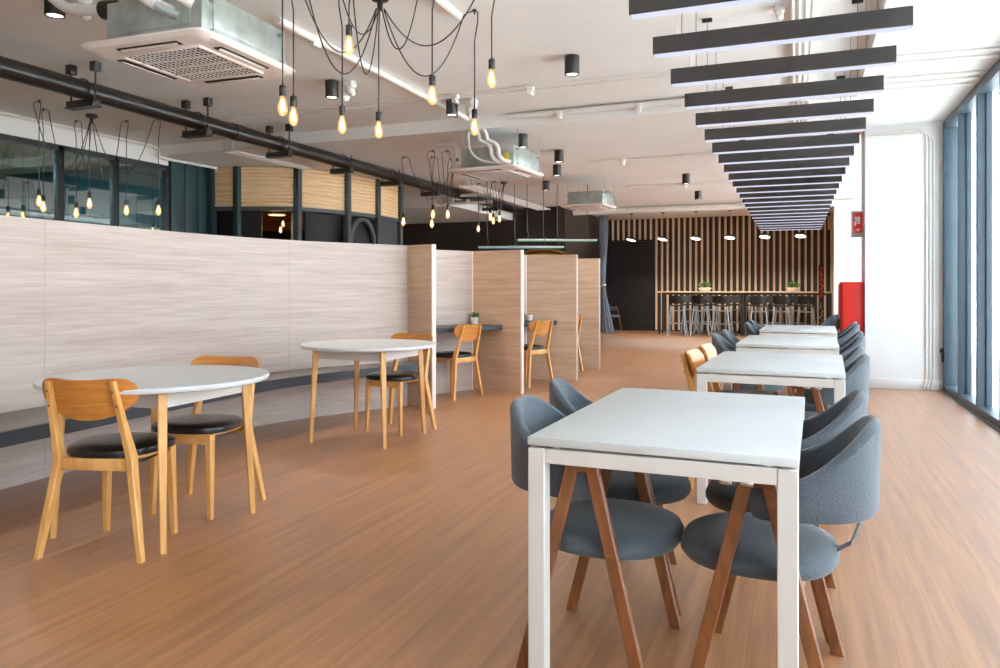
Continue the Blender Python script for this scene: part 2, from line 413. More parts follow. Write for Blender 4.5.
panel((-4.10, 6.95), (-3.545, 8.06), .05, 'pale wood back panel of the first desk booth with a shelf desk', 'lam')
panel((-3.72, 8.18), (-3.275, 9.17), .05, 'pale wood back panel of the second desk booth, a thin sliver', 'lam')
panel((-3.46, 9.30), (-3.30, 10.55), .05, 'pale wood back panel of the third, mostly hidden desk booth', 'lam')

def desk(poly, label):
    b = NB(); prism(b, poly, .715, .77); es = [e for e in b.edges]; bmesh.ops.bevel(b, geom=es, offset=.004, segments=1, affect='EDGES')
    tag(finish(b, 'shelf_desk', 'navy'), label, 'desk', 'booth desks')
desk([(-3.525, 8.035), (-3.12, 7.958), (-3.62, 6.95), (-4.02, 7.04)], 'dark shelf desk in the first booth with a potted plant')
desk([(-3.245, 9.18), (-2.88, 9.27), (-3.33, 8.30), (-3.62, 8.33)], 'dark shelf desk in the second booth with a small pot')
desk([(-3.27, 10.56), (-2.95, 10.64), (-3.0, 9.6), (-3.38, 9.6)], 'dark shelf desk in the third booth, hidden behind a divider')

def leaf(bm, base, d, L, w):
    d = Vector(d).normalized(); s = d.cross(Vector((0, 0, 1)))
    if s.length < .05: s = Vector((1, 0, 0))
    s.normalize(); u = s.cross(d); B = Vector(base)
    mid = B+d*L*.5+u*L*.06; tip = B+d*L-u*L*.08+Vector((0, 0, -.12*L))
    P = [B, mid+s*w, tip, mid-s*w]; e = u*.0016
    up = [bm.verts.new(p+e) for p in P]+[bm.verts.new(mid+u*w*.35)]; dn = [bm.verts.new(p-e) for p in P]
    for i in range(4): j = (i+1) % 4; bm.faces.new((up[i], up[j], up[4])); bm.faces.new((dn[j], dn[i], up[i], up[j]))
    bm.faces.new(list(reversed(dn)))

def plant(loc, r, h, label, leaves=46, spread=1.0, prof=None, size=.07):
    o = thing('potted_plant', label, 'plant', loc)
    b = NB()
    prof = prof or [(.0, 0), (r*.72, 0), (r*.78, .004), (r, h-.006), (r*.99, h), (r*.86, h), (r*.84, h-.012), (0, h-.012)]
    lathe(b, prof, n=20); finish(b, 'pot', 'potwhite', o)
    b = NB(); lathe(b, [(0, h-.014), (r*.84, h-.014), (r*.8, h-.006), (0, h-.004)], n=16); finish(b, 'soil', 'soil', o)
    b = NB(); rnd = random.Random(len(label))
    for i in range(leaves):
        a = rnd.uniform(0, 2*math.pi); rr = rnd.uniform(0, r*.8); el = rnd.uniform(.2, 1.4)
        base = (rr*math.cos(a), rr*math.sin(a), h-.006+rnd.uniform(0, size*.8))
        leaf(b, base, (math.cos(a)*math.cos(el)*spread, math.sin(a)*math.cos(el)*spread, math.sin(el)), rnd.uniform(.6, 1.2)*size, size*.2)
    finish(b, 'foliage', 'leaf', o); return o
plant((-3.475, 7.965, .77), .046, .080, 'small green plant in white pot on the first booth desk', 40, size=.05)
plant((-3.20, 9.11, .77), .042, .075, 'small potted plant on the second booth desk, half hidden', 20, size=.02)

# ------------------------------------------------------------------ wooden cafe chair (faces +Y)
def sup(u, a, b_, p):  # superellipse point
    c, s = math.cos(u), math.sin(u)
    return (a*math.copysign(abs(c)**(2/p), c), b_*math.copysign(abs(s)**(2/p), s))

def make_wood_chair():
    t = thing('wooden_chair', '', 'chair', group='wooden cafe chairs')
    # padded seat: rounded D, a little wider in front
    b = NB(); rings = []
    for sc_, z in ((.90, .438), (.985, .440), (1.0, .452), (.985, .468), (.90, .480), (.6, .487), (.2, .489)):
        ring = []
        for i in range(40):
            x, y = sup(2*math.pi*i/40, .215, .205, 2.7)
            x *= 1+.10*(y/.2); ring.append(Vector((x*sc_, y*sc_+.02, z)))
        rings.append(ring)
    loft(b, rings); finish(b, 'seat_pad', 'leather', t)
    b = NB()
    for s in (-1, 1): bar(b, [(s*.165, -.165, .41), (s*.166, .165, .41)], [(.02, .055)]*2, (1, 0, 0))
    box(b, (0, .172, .41), (.34, .02, .055), bev=.003); box(b, (0, -.165, .41), (.33, .02, .055), bev=.003)
    loft(b, [[Vector((x, y+.02, z)) for x, y in [sup(2*math.pi*i/32, .195, .188, 2.7) for i in range(32)]] for z in (.428, .440)])
    finish(b, 'seat_frame', 'honey', t)
    for s in (-1, 1):
        b = NB(); bar(b, [(s*.175, .178, 0), (s*.162, .165, .435)], [(.026, .026), (.038, .042)]); finish(b, 'leg', 'honey', t)
        b = NB(); bar(b, [(s*.240, -.208, 0), (s*.180, -.170, .36), (s*.170, -.162, .44), (s*.160, -.212, .60), (s*.148, -.266, .790)],
                      [(.026, .030), (.032, .048), (.032, .050), (.027, .034), (.023, .024)]); finish(b, 'leg', 'honey', t)
    # bent plywood backrest: wide top, rounded ends, narrowing downwards
    b = NB(); NU, NV = 22, 10; front = []; back = []
    for j in range(NV+1):
        v = j/NV; z = .612+.19*v
        hw = .222*((1-.42*((.68-v)/.68)**2.3) if v < .68 else (1-.13*((v-.68)/.32)**2.6))
        f, k = [], []
        for i in range(NU+1):
            u = -1+2*i/NU
            zz = .612+(.192-.020*abs(u)**7+.016*u*u-.010)*v + (1-v)*.024*u*u
            x = hw*u; y = -.216+1.15*x*x-(zz-.6)*.27
            f.append(Vector((x, y+.007, zz))); k.append(Vector((x, y-.007, zz)))
        front.append(f); back.append(k)
    fv = [[b.verts.new(p) for p in r] for r in front]; bv = [[b.verts.new(p) for p in r] for r in back]
    for j in range(NV):
        for i in range(NU):
            b.faces.new((fv[j][i], fv[j][i+1], fv[j+1][i+1], fv[j+1][i])); b.faces.new((bv[j][i+1], bv[j][i], bv[j+1][i], bv[j+1][i+1]))
    for i in range(NU):
        b.faces.new((bv[0][i], bv[0][i+1], fv[0][i+1], fv[0][i])); b.faces.new((fv[NV][i], fv[NV][i+1], bv[NV][i+1], bv[NV][i]))
    for j in range(NV):
        b.faces.new((bv[j][0], fv[j][0], fv[j+1][0], bv[j+1][0])); b.faces.new((fv[j][NU], bv[j][NU], bv[j+1][NU], fv[j+1][NU]))
    br = finish(b, 'backrest', 'ply', t)
    b = NB()
    for s in (-1, 1):
        for zz, xx, yy in ((.745, .150, -.272), (.68, .155, -.252)): cyl(b, (s*xx, yy, zz), (s*xx, yy-.003, zz), .006, n=8)
    finish(b, 'screw', 'walnut', br)
    return t
WC = make_wood_chair()
def face(dx, dy): return math.atan2(-dx, dy)   # rotation that turns +Y to (dx, dy)
wc = [((-2.935, 2.588), face(-.27, .96), 'honey wooden chair with black seat in front of the near round table'),
      ((-3.00, 3.19), face(.13, -.99), 'honey wooden chair behind the near round table, against the curved bench'),
      ((-3.11, 5.51), face(-.15, -.99), 'wooden chair with black seat tucked behind the far round table'),
      ((-3.51, 7.475), face(-.965, .26), 'wooden chair with black seat at the first booth desk'),
      ((-3.09, 8.735), face(-.943, .334), 'wooden chair at the second booth desk, seen between dividers'),
      ((-3.12, 10.2), face(-.93, .36), 'wooden chair in the third booth, almost hidden by a divider'),
      ((-.375, 4.78), face(1, -.03), 'wooden chair on the left of the second white table, nearer one'),
      ((-.35, 5.30), face(1, -.03), 'wooden chair on the left of the second white table, farther one')]
for i, (p, a, lab) in enumerate(wc):
    if i == 0: WC.location = (p[0], p[1], 0); WC.rotation_euler.z = a; WC['label'] = lab
    else: dup(WC, (p[0], p[1], 0), a, lab)

# ------------------------------------------------------------------ grey upholstered armchair (faces +Y)
def make_armchair():
    t = thing('armchair', '', 'chair', group='grey armchairs at the white tables')
    b = NB(); rings = []
    for sc_, z in ((.80, .378), (.95, .382), (1.0, .398), (1.0, .412), (.96, .430), (.84, .444), (.55, .451), (.2, .453)):
        rings.append([Vector((x*sc_, y*sc_+.03, z)) for x, y in [sup(2*math.pi*i/44, .240, .228, 2.35) for i in range(44)]])
    loft(b, rings); finish(b, 'seat', 'gfab', t)
    # wrap-around shell, high behind and sweeping down to low arms
    b = NB(); N_ = 44; rings = []
    for i in range(N_+1):
        u = -1+2*i/N_; th = u*R(98)                    # angle from straight back
        au = abs(u)
        s = min(1, max(0, (au-.10)/.74)); s = s*s*(3-2*s)
        top = .815-.160*s; bot = .552+.0*s
        if au > .93: k = (au-.93)/.07; bot += .05*k*k; top -= .014*k*k
        ro, ri = .300, .264
        dx, dy = math.sin(th), -math.cos(th)
        lean = lambda z: 1+(z-.52)*.08*(1-s)
        def pt(r, z): return Vector((dx*(r-.048*s)*lean(z)*.985, dy*r*lean(z), z))
        h = top-bot
        rings.append([pt(ro-.006, bot), pt(ro, bot+.012), pt(ro, bot+h*.5), pt(ro, top-.014), pt(ro-.008, top-.003), pt((ro+ri)/2, top), pt(ri+.008, top-.003), pt(ri, top-.014), pt(ri, bot+h*.5), pt(ri, bot+.012), pt(ri+.006, bot)])
    loft(b, rings); sh = finish(b, 'backrest', 'gfab', t)
    # A-shaped timber leg frames each side
    for s in (-1, 1):
        for yy, ty in ((.194, .036), (-.188, -.022)):
            b = NB(); bar(b, [(s*.255, yy, 0), (s*.250, ty, .662)], [(.024, .038), (.024, .040)]); finish(b, 'leg', 'walnut', t)
        b = NB(); box(b, (s*.250, .007, .660), (.026, .096, .034), bev=.004); finish(b, 'arm_bar', 'walnut', t)
        for q in (.092, -.082): b = NB(); box(b, (s*.20, q, .404), (.13, .026, .014), bev=.003); finish(b, 'seat_rail', 'walnut', t)
    b = NB(); loft(b, [[Vector((x, y-d, z+d*.6)) for x, d in ((-.025, 0), (.025, 0), (.025, .007), (-.025, .007))] for y, z in ((-.17, .41), (-.225, .445), (-.272, .575))])
    finish(b, 'bracket', 'steel', t)
    return t
AC_ = make_armchair()
ac = [((-.595, 2.42), face(1, -.03), 'grey armchair left of the nearest white table, in front'),
      ((-.645, 3.0), face(1, .18), 'grey armchair left of the nearest white table, the farther one'),
      ((-.08, 2.425), face(-1, .06), 'grey armchair right of the nearest white table, in front'),
      ((-.07, 3.01), face(-1, .03), 'grey armchair right of the nearest white table, the farther one'),
      ((.075, 4.70), face(-1, .05), 'grey armchair right of the second white table, the nearer one'),
      ((.095, 5.32), face(-1, .05), 'grey armchair right of the second white table, the farther one'),
      ((-.35, 6.42), face(1, -.03), 'grey armchair left of the third white table, the nearer one'),
      ((-.33, 7.05), face(1, -.03), 'grey armchair left of the third white table, the farther one'),
      ((.20, 6.60), face(-1, .03), 'grey armchair right of the third white table, the nearer one'),
      ((.23, 7.22), face(-1, .03), 'grey armchair right of the third white table, the farther one'),
      ((-.23, 8.65), face(1, -.03), 'grey armchair left of the farthest white table, the nearer one'),
      ((-.22, 9.28), face(1, -.03), 'grey armchair left of the farthest white table, the farther one'),
      ((.30, 8.62), face(-1, .03), 'grey armchair right of the farthest white table, the nearer one'),
      ((.32, 9.24), face(-1, .03), 'grey armchair right of the farthest white table, the farther one'),
      ((.50, 11.4), face(-.3, -1), 'dark grey armchair behind the red cabinet, mostly hidden'),
      ((-4.80, 20.4), face(.9, -.4), 'blue grey armchair beside the curtain in front of the black shutter')]
for i, (p, a, lab) in enumerate(ac):
    if i == 0: AC_.location = (p[0], p[1], 0); AC_.rotation_euler.z = a; AC_['label'] = lab
    else: dup(AC_, (p[0], p[1], 0), a, lab)

# ------------------------------------------------------------------ tables
def make_table(w=.748, l=1.19, h=.75):
    t = thing('dining_table', '', 'table', group='white rectangular tables')
    b = NB(); box(b, (0, 0, h-.0125), (w, l, .025), bev=.0025); finish(b, 'tabletop', 'tabwhite', t)
    b = NB()
    for s in (-1, 1):
        box(b, (s*(w/2-.027), 0, h-.054), (.048, l-.106, .044), bev=.002, seg=1); box(b, (0, s*(l/2-.027), h-.054), (w-.106, .048, .044), bev=.002, seg=1)
    for sx in (-1, 1):
        for sy in (-1, 1): cyl(b, (sx*(w/2-.08), sy*(l/2-.027), h-.034), (sx*(w/2-.08), sy*(l/2-.027), h-.0245), .014, n=10)
    ap = finish(b, 'apron', 'legwhite', t)
    b = NB(); 
    for k in range(2): box(b, (.19+.055*k, -l/2+.03, h-.083), (.035, .03, .014), bev=.003)
    finish(b, 'clip', 'chrome', ap)
    for sx in (-1, 1):
        for sy in (-1, 1):
            b = NB(); box(b, (sx*(w/2-.027), sy*(l/2-.027), (h-.032)/2), (.052, .052, h-.032), bev=.0025, seg=1); finish(b, 'leg', 'legwhite', t)
    return t
T = make_table()
for i, (p, a, lab) in enumerate([((-.357, 2.685), R(-1.2), 'nearest white rectangular table in the foreground'),
                                 ((-.120, 4.83), R(-2.2), 'second white rectangular table, just behind the nearest one'),
                                 ((-.062, 6.80), R(-1.5), 'third white rectangular table in the row'),
                                 ((.020, 8.92), R(-1.5), 'farthest white rectangular table in the row')]):
    if i == 0: T.location = (p[0], p[1], 0); T.rotation_euler.z = a; T['label'] = lab
    else: dup(T, (p[0], p[1], 0), a, lab)

def make_round():
    t = thing('round_table', '', 'table', group='round tables by the bench')
    b = NB(); lathe(b, [(0, .722), (.515, .722), (.531, .727), (.535, .735), (.535, .745), (.531, .750), (.0, .750)], n=72); finish(b, 'tabletop', 'tabwhite', t)
    b = NB()
    for s in (-1, 1): box(b, (s*.285, 0, .682), (.02, .57, .08), bev=.002, seg=1); box(b, (0, s*.285, .682), (.57, .02, .08), bev=.002, seg=1)
    finish(b, 'apron', 'legwhite', t)
    for sx in (-1, 1):
        for sy in (-1, 1):
            b = NB(); bar(b, [(sx*.326, sy*.318, 0), (sx*.296, sy*.293, .722)], [(.026, .026), (.044, .044)], (1, sx*sy, 0)); finish(b, 'leg', 'honey', t)
    return t
RT = make_round(); RT.location = (-2.985, 2.872, 0); RT.rotation_euler.z = R(3); RT['label'] = 'near round white table on honey wooden legs, at left'
dup(RT, (-3.165, 5.165, 0), R(0), 'far round white table on wooden legs, near the booth dividers')

# ------------------------------------------------------------------ back counter, stools, plants, pendants
ct = thing('bar_counter', 'long high counter with wood top in front of the slatted wall', 'counter', (-1.27, 19.75, 0))
b = NB(); box(b, (0, 0, 1.085), (4.22, .62, .04), bev=.004); finish(b, 'countertop', 'slat', ct)
for xx in (-2.03, -.02, .05, 2.02):
    for yy in (-.24, .24):
        b = NB(); box(b, (xx, yy, .532), (.035, .035, 1.065), bev=.003, seg=1); finish(b, 'leg', 'charcoal', ct)
b = NB(); box(b, (0, .24, 1.04), (4.1, .03, .05), bev=.003); finish(b, 'rail', 'charcoal', ct)

def make_stool():
    t = thing('bar_stool', '', 'stool', group='bar stools at the long counter')
    b = NB(); loft(b, [[Vector((x*s_, y*s_, z)) for x, y in [sup(2*math.pi*i/28, .19, .19, 3.2) for i in range(28)]] for s_, z in ((.9, .735), (1, .745), (1, .76), (.93, .768), (.5, .764))]); finish(b, 'seat', 'black', t)
    b = NB(); rings = []
    for i in range(15):
        u = -1+2*i/14; x = .20*u; y = -.205+.06*u*u
        z0 = .80+.02*u*u; z1 = 1.0-.02*abs(u)**3
        rings.append([Vector((x, y-.008-.03*(0), z0)), Vector((x, y+.008, z0)), Vector((x, y-.03+.008, z1)), Vector((x, y-.03-.008, z1))])
    loft(b, rings)
    for s in (-1, 1): tube(b, [(s*.13, -.12, .742), (s*.14, -.185, .76), (s*.14, -.20, .84)], .010, 6)
    finish(b, 'backrest', 'black', t)
    for sx in (-1, 1):
        for sy in (-1, 1):
            b = NB(); tube(b, [(sx*.225, sy*.225, 0), (sx*.15, sy*.15, .74)], .0155, 8); finish(b, 'leg', 'steel', t)
    b = NB()
    for z, q in ((.30, .195), (.62, .163)):
        for s in (-1, 1): cyl(b, (-q, s*q, z), (q, s*q, z), .011, n=6); cyl(b, (s*q, -q, z), (s*q, q, z), .011, n=6)
    finish(b, 'footrest', 'steel', t)
    return t
ST = make_stool(); k = 0
ordn = ['first', 'second', 'third', 'fourth', 'fifth', 'sixth']
for i, xx in enumerate((-2.80, -2.22, -1.72, -.86, -.33, .20)):
    lab = 'black bar stool on the near side of the counter, %s from the left' % ordn[i]
    if i == 0: ST.location = (xx, 19.22, 0); ST.rotation_euler.z = .04; ST['label'] = lab
    else: dup(ST, (xx, 19.22+.04*((i*7) % 3-1), 0), random.uniform(-.15, .15), lab)
for i, xx in enumerate((-2.62, -2.12, -1.52, -1.06, -.53, .02)):
    dup(ST, (xx, 20.35, 0), math.pi+random.uniform(-.02, .02), 'black bar stool between counter and slatted wall, %s from the left' % ordn[i])
bowl = [(0, 0), (.10, 0), (.13, .015), (.165, .085), (.16, .095), (.145, .095), (.13, .07), (0, .07)]
plant((-2.19, 19.72, 1.105), .16, .095, 'leafy plant in pale bowl on the left half of the counter', 90, 1.1, bowl, .115)
plant((-.09, 19.72, 1.105), .16, .095, 'leafy plant in pale bowl on the right half of the counter', 90, 1.1, bowl, .115)

def make_pendant():
    t = thing('pendant_lamp', '', 'lamp', group='pendant lamps above the counter')
    b = NB(); rt = Matrix.Rotation(R(-9), 3, 'X') @ Matrix.Rotation(R(12), 3, 'Y'); 
    lathe(b, [(0, 0), (.05, 0), (.13, -.012), (.135, -.02), (.135, -.055), (.13, -.058), (0, -.058)], n=24)
    for v in b.verts: v.co = rt @ v.co
    finish(b, 'shade', 'charcoal', t)
    b = NB(); lathe(b, [(0, -.058), (.12, -.058), (.118, -.066), (0, -.066)], n=24)
    for v in b.verts: v.co = rt @ v.co
    finish(b, 'diffuser', 'ledpend', t)
    b = NB(); cyl(b, (0, 0, -.01), (0, 0, .63), .004, n=6); finish(b, 'cord', 'black', t)
    b = NB(); lathe(b, [(0, .605), (.04, .605), (.045, .61), (.045, .635), (0, .635)], n=14); finish(b, 'canopy', 'black', t)
    return t
PL = make_pendant()
for i, xx in enumerate((-3.98, -3.175, -2.355, -1.537, -.722, .082)):
    lab = 'small grey disc pendant over the counter, %s from the left' % ordn[i]
    if i == 0: PL.location = (xx, 19.3, 2.485); PL['label'] = lab
    else: dup(PL, (xx, 19.3, 2.485), R(8*i), lab)

# curtain
b = NB(); rings = []
for j in range(41):
    v = j/40; z = .03+v*3.06
    if z < 1.25: w = .36-.27*(z/1.25)**.8; cx = .20-.12*(z/1.25)
    else: q = min(1, (z-1.25)/1.3); w = .09+.12*q; cx = .08+.02*q
    dep = .06+.05*(w/.6)
    ring = []
    K = 60
    for i in range(K):
        a = 2*math.pi*i/K; rr = 1+.16*math.sin(a*11+.6*math.sin(z*2))
        ring.append(Vector((cx-.12+.5*w*math.cos(a)*rr, dep*1.0*math.sin(a)*rr, z)))
    rings.append(ring)
cu = thing('curtain', 'blue grey curtain tied back beside the black shutter', 'curtain', (-4.70, 19.3, 0))
loft(b, rings); finish(b, 'fabric', 'curtain', cu)
b = NB(); tube(b, [(-.04+.075*math.cos(a), .085*math.sin(a), 1.25+.03*math.cos(a)) for a in [R(20*i) for i in range(19)]], .018, 8); finish(b, 'tieback', 'beige', cu)

# red and black vertical sign board standing at the counter end (lettering too blurred to read: strokes only)
sg = thing('sign_board', 'tall narrow black sign with red and grey markings at counter end', 'sign', (.525, 19.0, 0))
b = NB(); box(b, (0, 0, .92), (.115, .05, 1.62), bev=.004); box(b, (0, 0, .06), (.16, .2, .12), bev=.01); finish(b, 'board', 'dark', sg)
rs = random.Random(3)
b = NB()
for i in range(34):
    z = .95+.75*i/34; w = rs.uniform(.02, .06); box(b, (rs.uniform(-.025, .025), -.026, z), (w, .006, rs.uniform(.012, .03)), rot=Matrix.Rotation(rs.uniform(-.6, .6), 3, 'Y'))
finish(b, 'red_marks', 'bannerred', sg)
b = NB()
for i in range(26):
    z = .16+.75*i/26; box(b, (rs.uniform(-.03, .03), -.026, z), (rs.uniform(.012, .04), .006, rs.uniform(.008, .022)), rot=Matrix.Rotation(rs.uniform(-.8, .8), 3, 'Y'))
finish(b, 'grey_marks', 'bannergrey', sg)
b = NB(); box(b, (.80, YB-.09, 2.86), (.15, .08, .36), bev=.015); box(b, (.80, YB-.135, 2.80), (.09, .012, .14), bev=.004)
tag(finish(b, 'wall_speaker', 'beige'), 'small beige box high on the slatted wall beside far pillar', 'speaker')

# red hose cabinet and fire sign on the near pillar
rc = thing('hose_cabinet', 'red fire hose cabinet fixed to the left side of the near pillar', 'cabinet', (.627, 10.25, 0))
b = NB(); box(b, (0, 0, .632), (.25, .46, 1.264), bev=.008); finish(b, 'body', 'red', rc)
b = NB(); box(b, (-.132, .0, .73), (.016, .42, 1.01), bev=.004); d = finish(b, 'door', 'red', rc)
b = NB(); box(b, (-.148, -.15, .75), (.018, .02, .12), bev=.004); finish(b, 'handle', 'black', d)
b = NB(); box(b, (-.118, -.226, .73), (.012, .012, 1.05)); finish(b, 'seal', 'dark', rc)
fs = thing('fire_sign', 'red fire hose sign in grey frame projecting from the pillar above cabinet', 'sign', (.690, 10.12, 1.97))
b = NB(); box(b, (0, 0, 0), (.148, .03, .32), bev=.004); finish(b, 'frame', 'signgrey', fs)
b = NB(); box(b, (0, -.016, .015), (.108, .008, .25), bev=.002, seg=1); finish(b, 'panel', 'red', fs)
b = NB(); box(b, (-.012, -.022, .075), (.05, .005, .02)); box(b, (.012, -.022, .045), (.022, .005, .085)); box(b, (-.018, -.022, .045), (.022, .005, .03), rot=Matrix.Rotation(R(25), 3, 'Y'))
box(b, (-.030, -.022, .005), (.016, .005, .045)); box(b, (.0, -.022, .01), (.03, .005, .02))
loft(b, [[Vector((-.03, yy, -.06)), Vector((.03, yy, -.06)), Vector((0, yy, -.095))] for yy in (-.0245, -.0195)])
finish(b, 'symbol', 'signwhite', fs)

# ------------------------------------------------------------------ kiosk front behind the partition
FP = [(-8.70, 9.46), (-8.25, 9.52), (-7.42, 9.95), (-7.05, 10.80), (-6.92, 11.55), (-6.95, 12.4)]
fpath = smooth_path(FP, 10)
kf = thing('kiosk_front', 'curved kiosk front with yellow ribbed panels behind the partition', 'kiosk', (0, 0, 0))
def seg_path(i, a=0., c=1.):
    P = fpath[i*10:(i+1)*10+1]; n_ = len(P)-1
    return [P[j] for j in range(int(round(a*n_)), int(round(c*n_))+1)]
for i in range(5):
    P = seg_path(i); b = NB(); z0, z1, nr = 2.48, 3.11, 11
    h = (z1-z0)/nr; prof = []
    for r_ in range(nr):
        for q in range(6): prof.append((.022*math.sin(math.pi*q/6), z0+h*(r_+q/6)))
    prof.append((0, z1))
    outer = [[Vector((p.x, p.y, z)) for d, z in prof for p in [offset_path(P, -d)[j]]] for j in range(len(P))]
    inner = offset_path(P, .06)
    rings = [o_+[Vector((inner[j].x, inner[j].y, z1)), Vector((inner[j].x, inner[j].y, z0))] for j, o_ in enumerate(outer)]
    loft(b, rings); finish(b, 'ribbed_panel', 'rib', kf)
    b = NB(); ribbon(b, offset_path(P, -.03), offset_path(P, .08), 2.42, 2.48); finish(b, 'trim_rail', 'post', kf)
for i, (x, y) in enumerate(FP):
    b = NB(); box(b, (x+.02, y-.02, 1.555), (.10, .10, 3.11), bev=.006)
    finish(b, 'post', 'teal' if i < 2 else 'post', kf)
# lower parts: dark openings, arch, grey panel
b = NB(); P = seg_path(0); ribbon(b, offset_path(P, .12), offset_path(P, .16), 0, 2.42); P = seg_path(3); ribbon(b, offset_path(P, .10), offset_path(P, .14), 0, 2.42)
P = seg_path(1, 0, .4); ribbon(b, offset_path(P, .12), offset_path(P, .16), 0, 2.42); P = seg_path(2, .2, 1); ribbon(b, offset_path(P, .12), offset_path(P, .16), 0, 2.42)
finish(b, 'back_panel', 'dark', kf)
b = NB(); c0 = Vector(FP[3]); c1 = Vector(FP[4]); mid = (c0+c1)/2; t_ = (c1-c0).normalized(); hw = (c1-c0).length/2-.07
pts = [(mid.x-t_.x*hw, mid.y-t_.y*hw, 0)]+[(mid.x+t_.x*hw*math.cos(a), mid.y+t_.y*hw*math.cos(a), 1.93+.45*math.sin(a)) for a in [R(180-10*i) for i in range(19)]]+[(mid.x+t_.x*hw, mid.y+t_.y*hw, 0)]
tube(b, pts, .045, 10); finish(b, 'arch', 'post', kf)
b = NB(); P = seg_path(4); ribbon(b, offset_path(P, .0), offset_path(P, .04), 0, 2.42); finish(b, 'side_panel', 'post', kf)
b = NB(); box(b, (-10.4, 12.6, 1.6), (4.0, .1, 3.1)); box(b, (-12.3, 10.8, 1.6), (.1, 3.6, 3.1)); finish(b, 'back_wall', 'wall_dark', kf)
b = NB()
for k in range(8): cyl(b, (-10.35, 12.50, 2.38+.05*k), (-8.95, 12.50, 2.38+.05*k), .026, n=8)
finish(b, 'orange_panel', 'orange', kf)
b = NB(); cyl(b, (-7.62, 10.15, 0), (-7.62, 10.15, 2.42), .055, n=18); finish(b, 'column', 'litcolumn', kf)
kl = thing('ceiling_light', 'round warm ceiling light under the yellow ribbed kiosk panels', 'lamp', (-8.02, 10.2, 2.40))
b = NB(); lathe(b, [(0, .02), (.15, .02), (.15, .005), (.14, 0), (0, 0)], n=28); finish(b, 'housing', 'beige', kl)
b = NB(); lathe(b, [(0, -.001), (.135, -.001), (.13, -.006), (0, -.007)], n=28); finish(b, 'diffuser', 'warmglow', kl)
pass

# green and teal linear pendants further back
def strip(p, q, m, label):
    p = Vector(p); q = Vector(q); d = q-p; a = math.atan2(d.y, d.x); L = d.length
    o = thing('strip_lamp', label, 'lamp', p, a, 'coloured strip lamps in the dark area')
    b = NB(); box(b, (L/2, 0, .02), (L, .07, .03), bev=.003, seg=1); finish(b, 'housing', 'steel', o)
    b = NB(); box(b, (L/2, 0, -.002), (L-.03, .055, .014), bev=.002, seg=1); finish(b, 'diffuser', m, o)
    for u in (.12, .88):
        b = NB(); tube(b, [(L*u, 0, .034), (L*u+.03, 0, .10), (L*u, 0, .22), (L*u, 0, Z2-p.z)], .007, 6); finish(b, 'hanger', 'post', o)
strip((-5.14, 11.95, 1.88), (-3.95, 12.44, 1.88), 'bluelamp', 'teal strip lamp hanging lowest above the far dividers')
strip((-4.95, 12.9, 1.93), (-4.0, 13.3, 1.93), 'greenlamp', 'green strip lamp hanging just behind the teal one')
strip((-4.80, 13.0, 2.06), (-3.45, 13.6, 2.06), 'greenlamp', 'green strip lamp hanging highest, nearest to the curtain')
b = NB()
for k in range(2): tube(b, [(-5.6+.9*k*.0+1.1*math.cos(a)*(1-.12*k), 16.86, 1.35+.75*math.sin(a)*(1-.12*k)) for a in [R(12*i) for i in range(16)]], .035, 8)
tag(finish(b, 'arch_ornament', 'gold'), 'gold double arch ornament on the dark wall beyond the dividers', 'ornament')
b = NB(); box(b, (-4.36, 16.984, 1.62), (.16, .03, .36), bev=.004); tag(finish(b, 'notice', 'yellow'), 'small yellow notice on the dark wall left of the curtain', 'sign')

# ------------------------------------------------------------------ ceiling fittings
def make_linear():
    t = thing('linear_light', '', 'lamp', group='row of black linear ceiling lights')
    b = NB(); box(b, (0, 0, -.052), (1.385, .062, .104), bev=.003, seg=1); 
    finish(b, 'housing', 'charcoal', t)
    b = NB(); box(b, (0, 0, -.109), (1.37, .050, .012), bev=.003, seg=1); finish(b, 'diffuser', 'led', t)
    return t
LL = make_linear()
def linear_fit(o, zc, i):
    for s in (-1, 1):
        b = NB(); cyl(b, (s*.525, 0, -.002), (s*.525, 0, zc-2.70), .0022, n=5); finish(b, 'cable', 'black', o)
        b = NB(); box(b, (s*.525, 0, zc-2.70-.014), (.075, .035, .028), bev=.005); finish(b, 'ceiling_clip', 'black', o)
    b = NB(); tube(b, [(-.57, 0, 0), (-.545, .0, .12), (-.53, 0, .25), (-.527, 0, zc-2.72)], .0022, 5); finish(b, 'power_cord', 'conduit', o)
words = ['first', 'second', 'third', 'fourth', 'fifth', 'sixth', 'seventh', 'eighth', 'ninth', 'tenth', 'eleventh', 'twelfth', 'thirteenth', 'fourteenth', 'fifteenth', 'sixteenth', 'seventeenth', 'eighteenth', 'nineteenth', 'twentieth', 'twenty-first', 'twenty-second', 'twenty-third']
ll = []
for i in range(23):
    y = 3.86+.704*i; x = -.112-.0026*min(i, 14)
    lab = 'black linear ceiling light, %s in the row from the camera' % words[i]
    if i == 0: o = LL; o.location = (x, y, 2.70); o['label'] = lab
    else: o = dup(LL, (x, y, 2.70), R(.15*((i*5) % 3-1)), lab)
    ll.append((o, Z1 if y < YS else Z2))
for i, (o, zc) in enumerate(ll): linear_fit(o, zc, i)

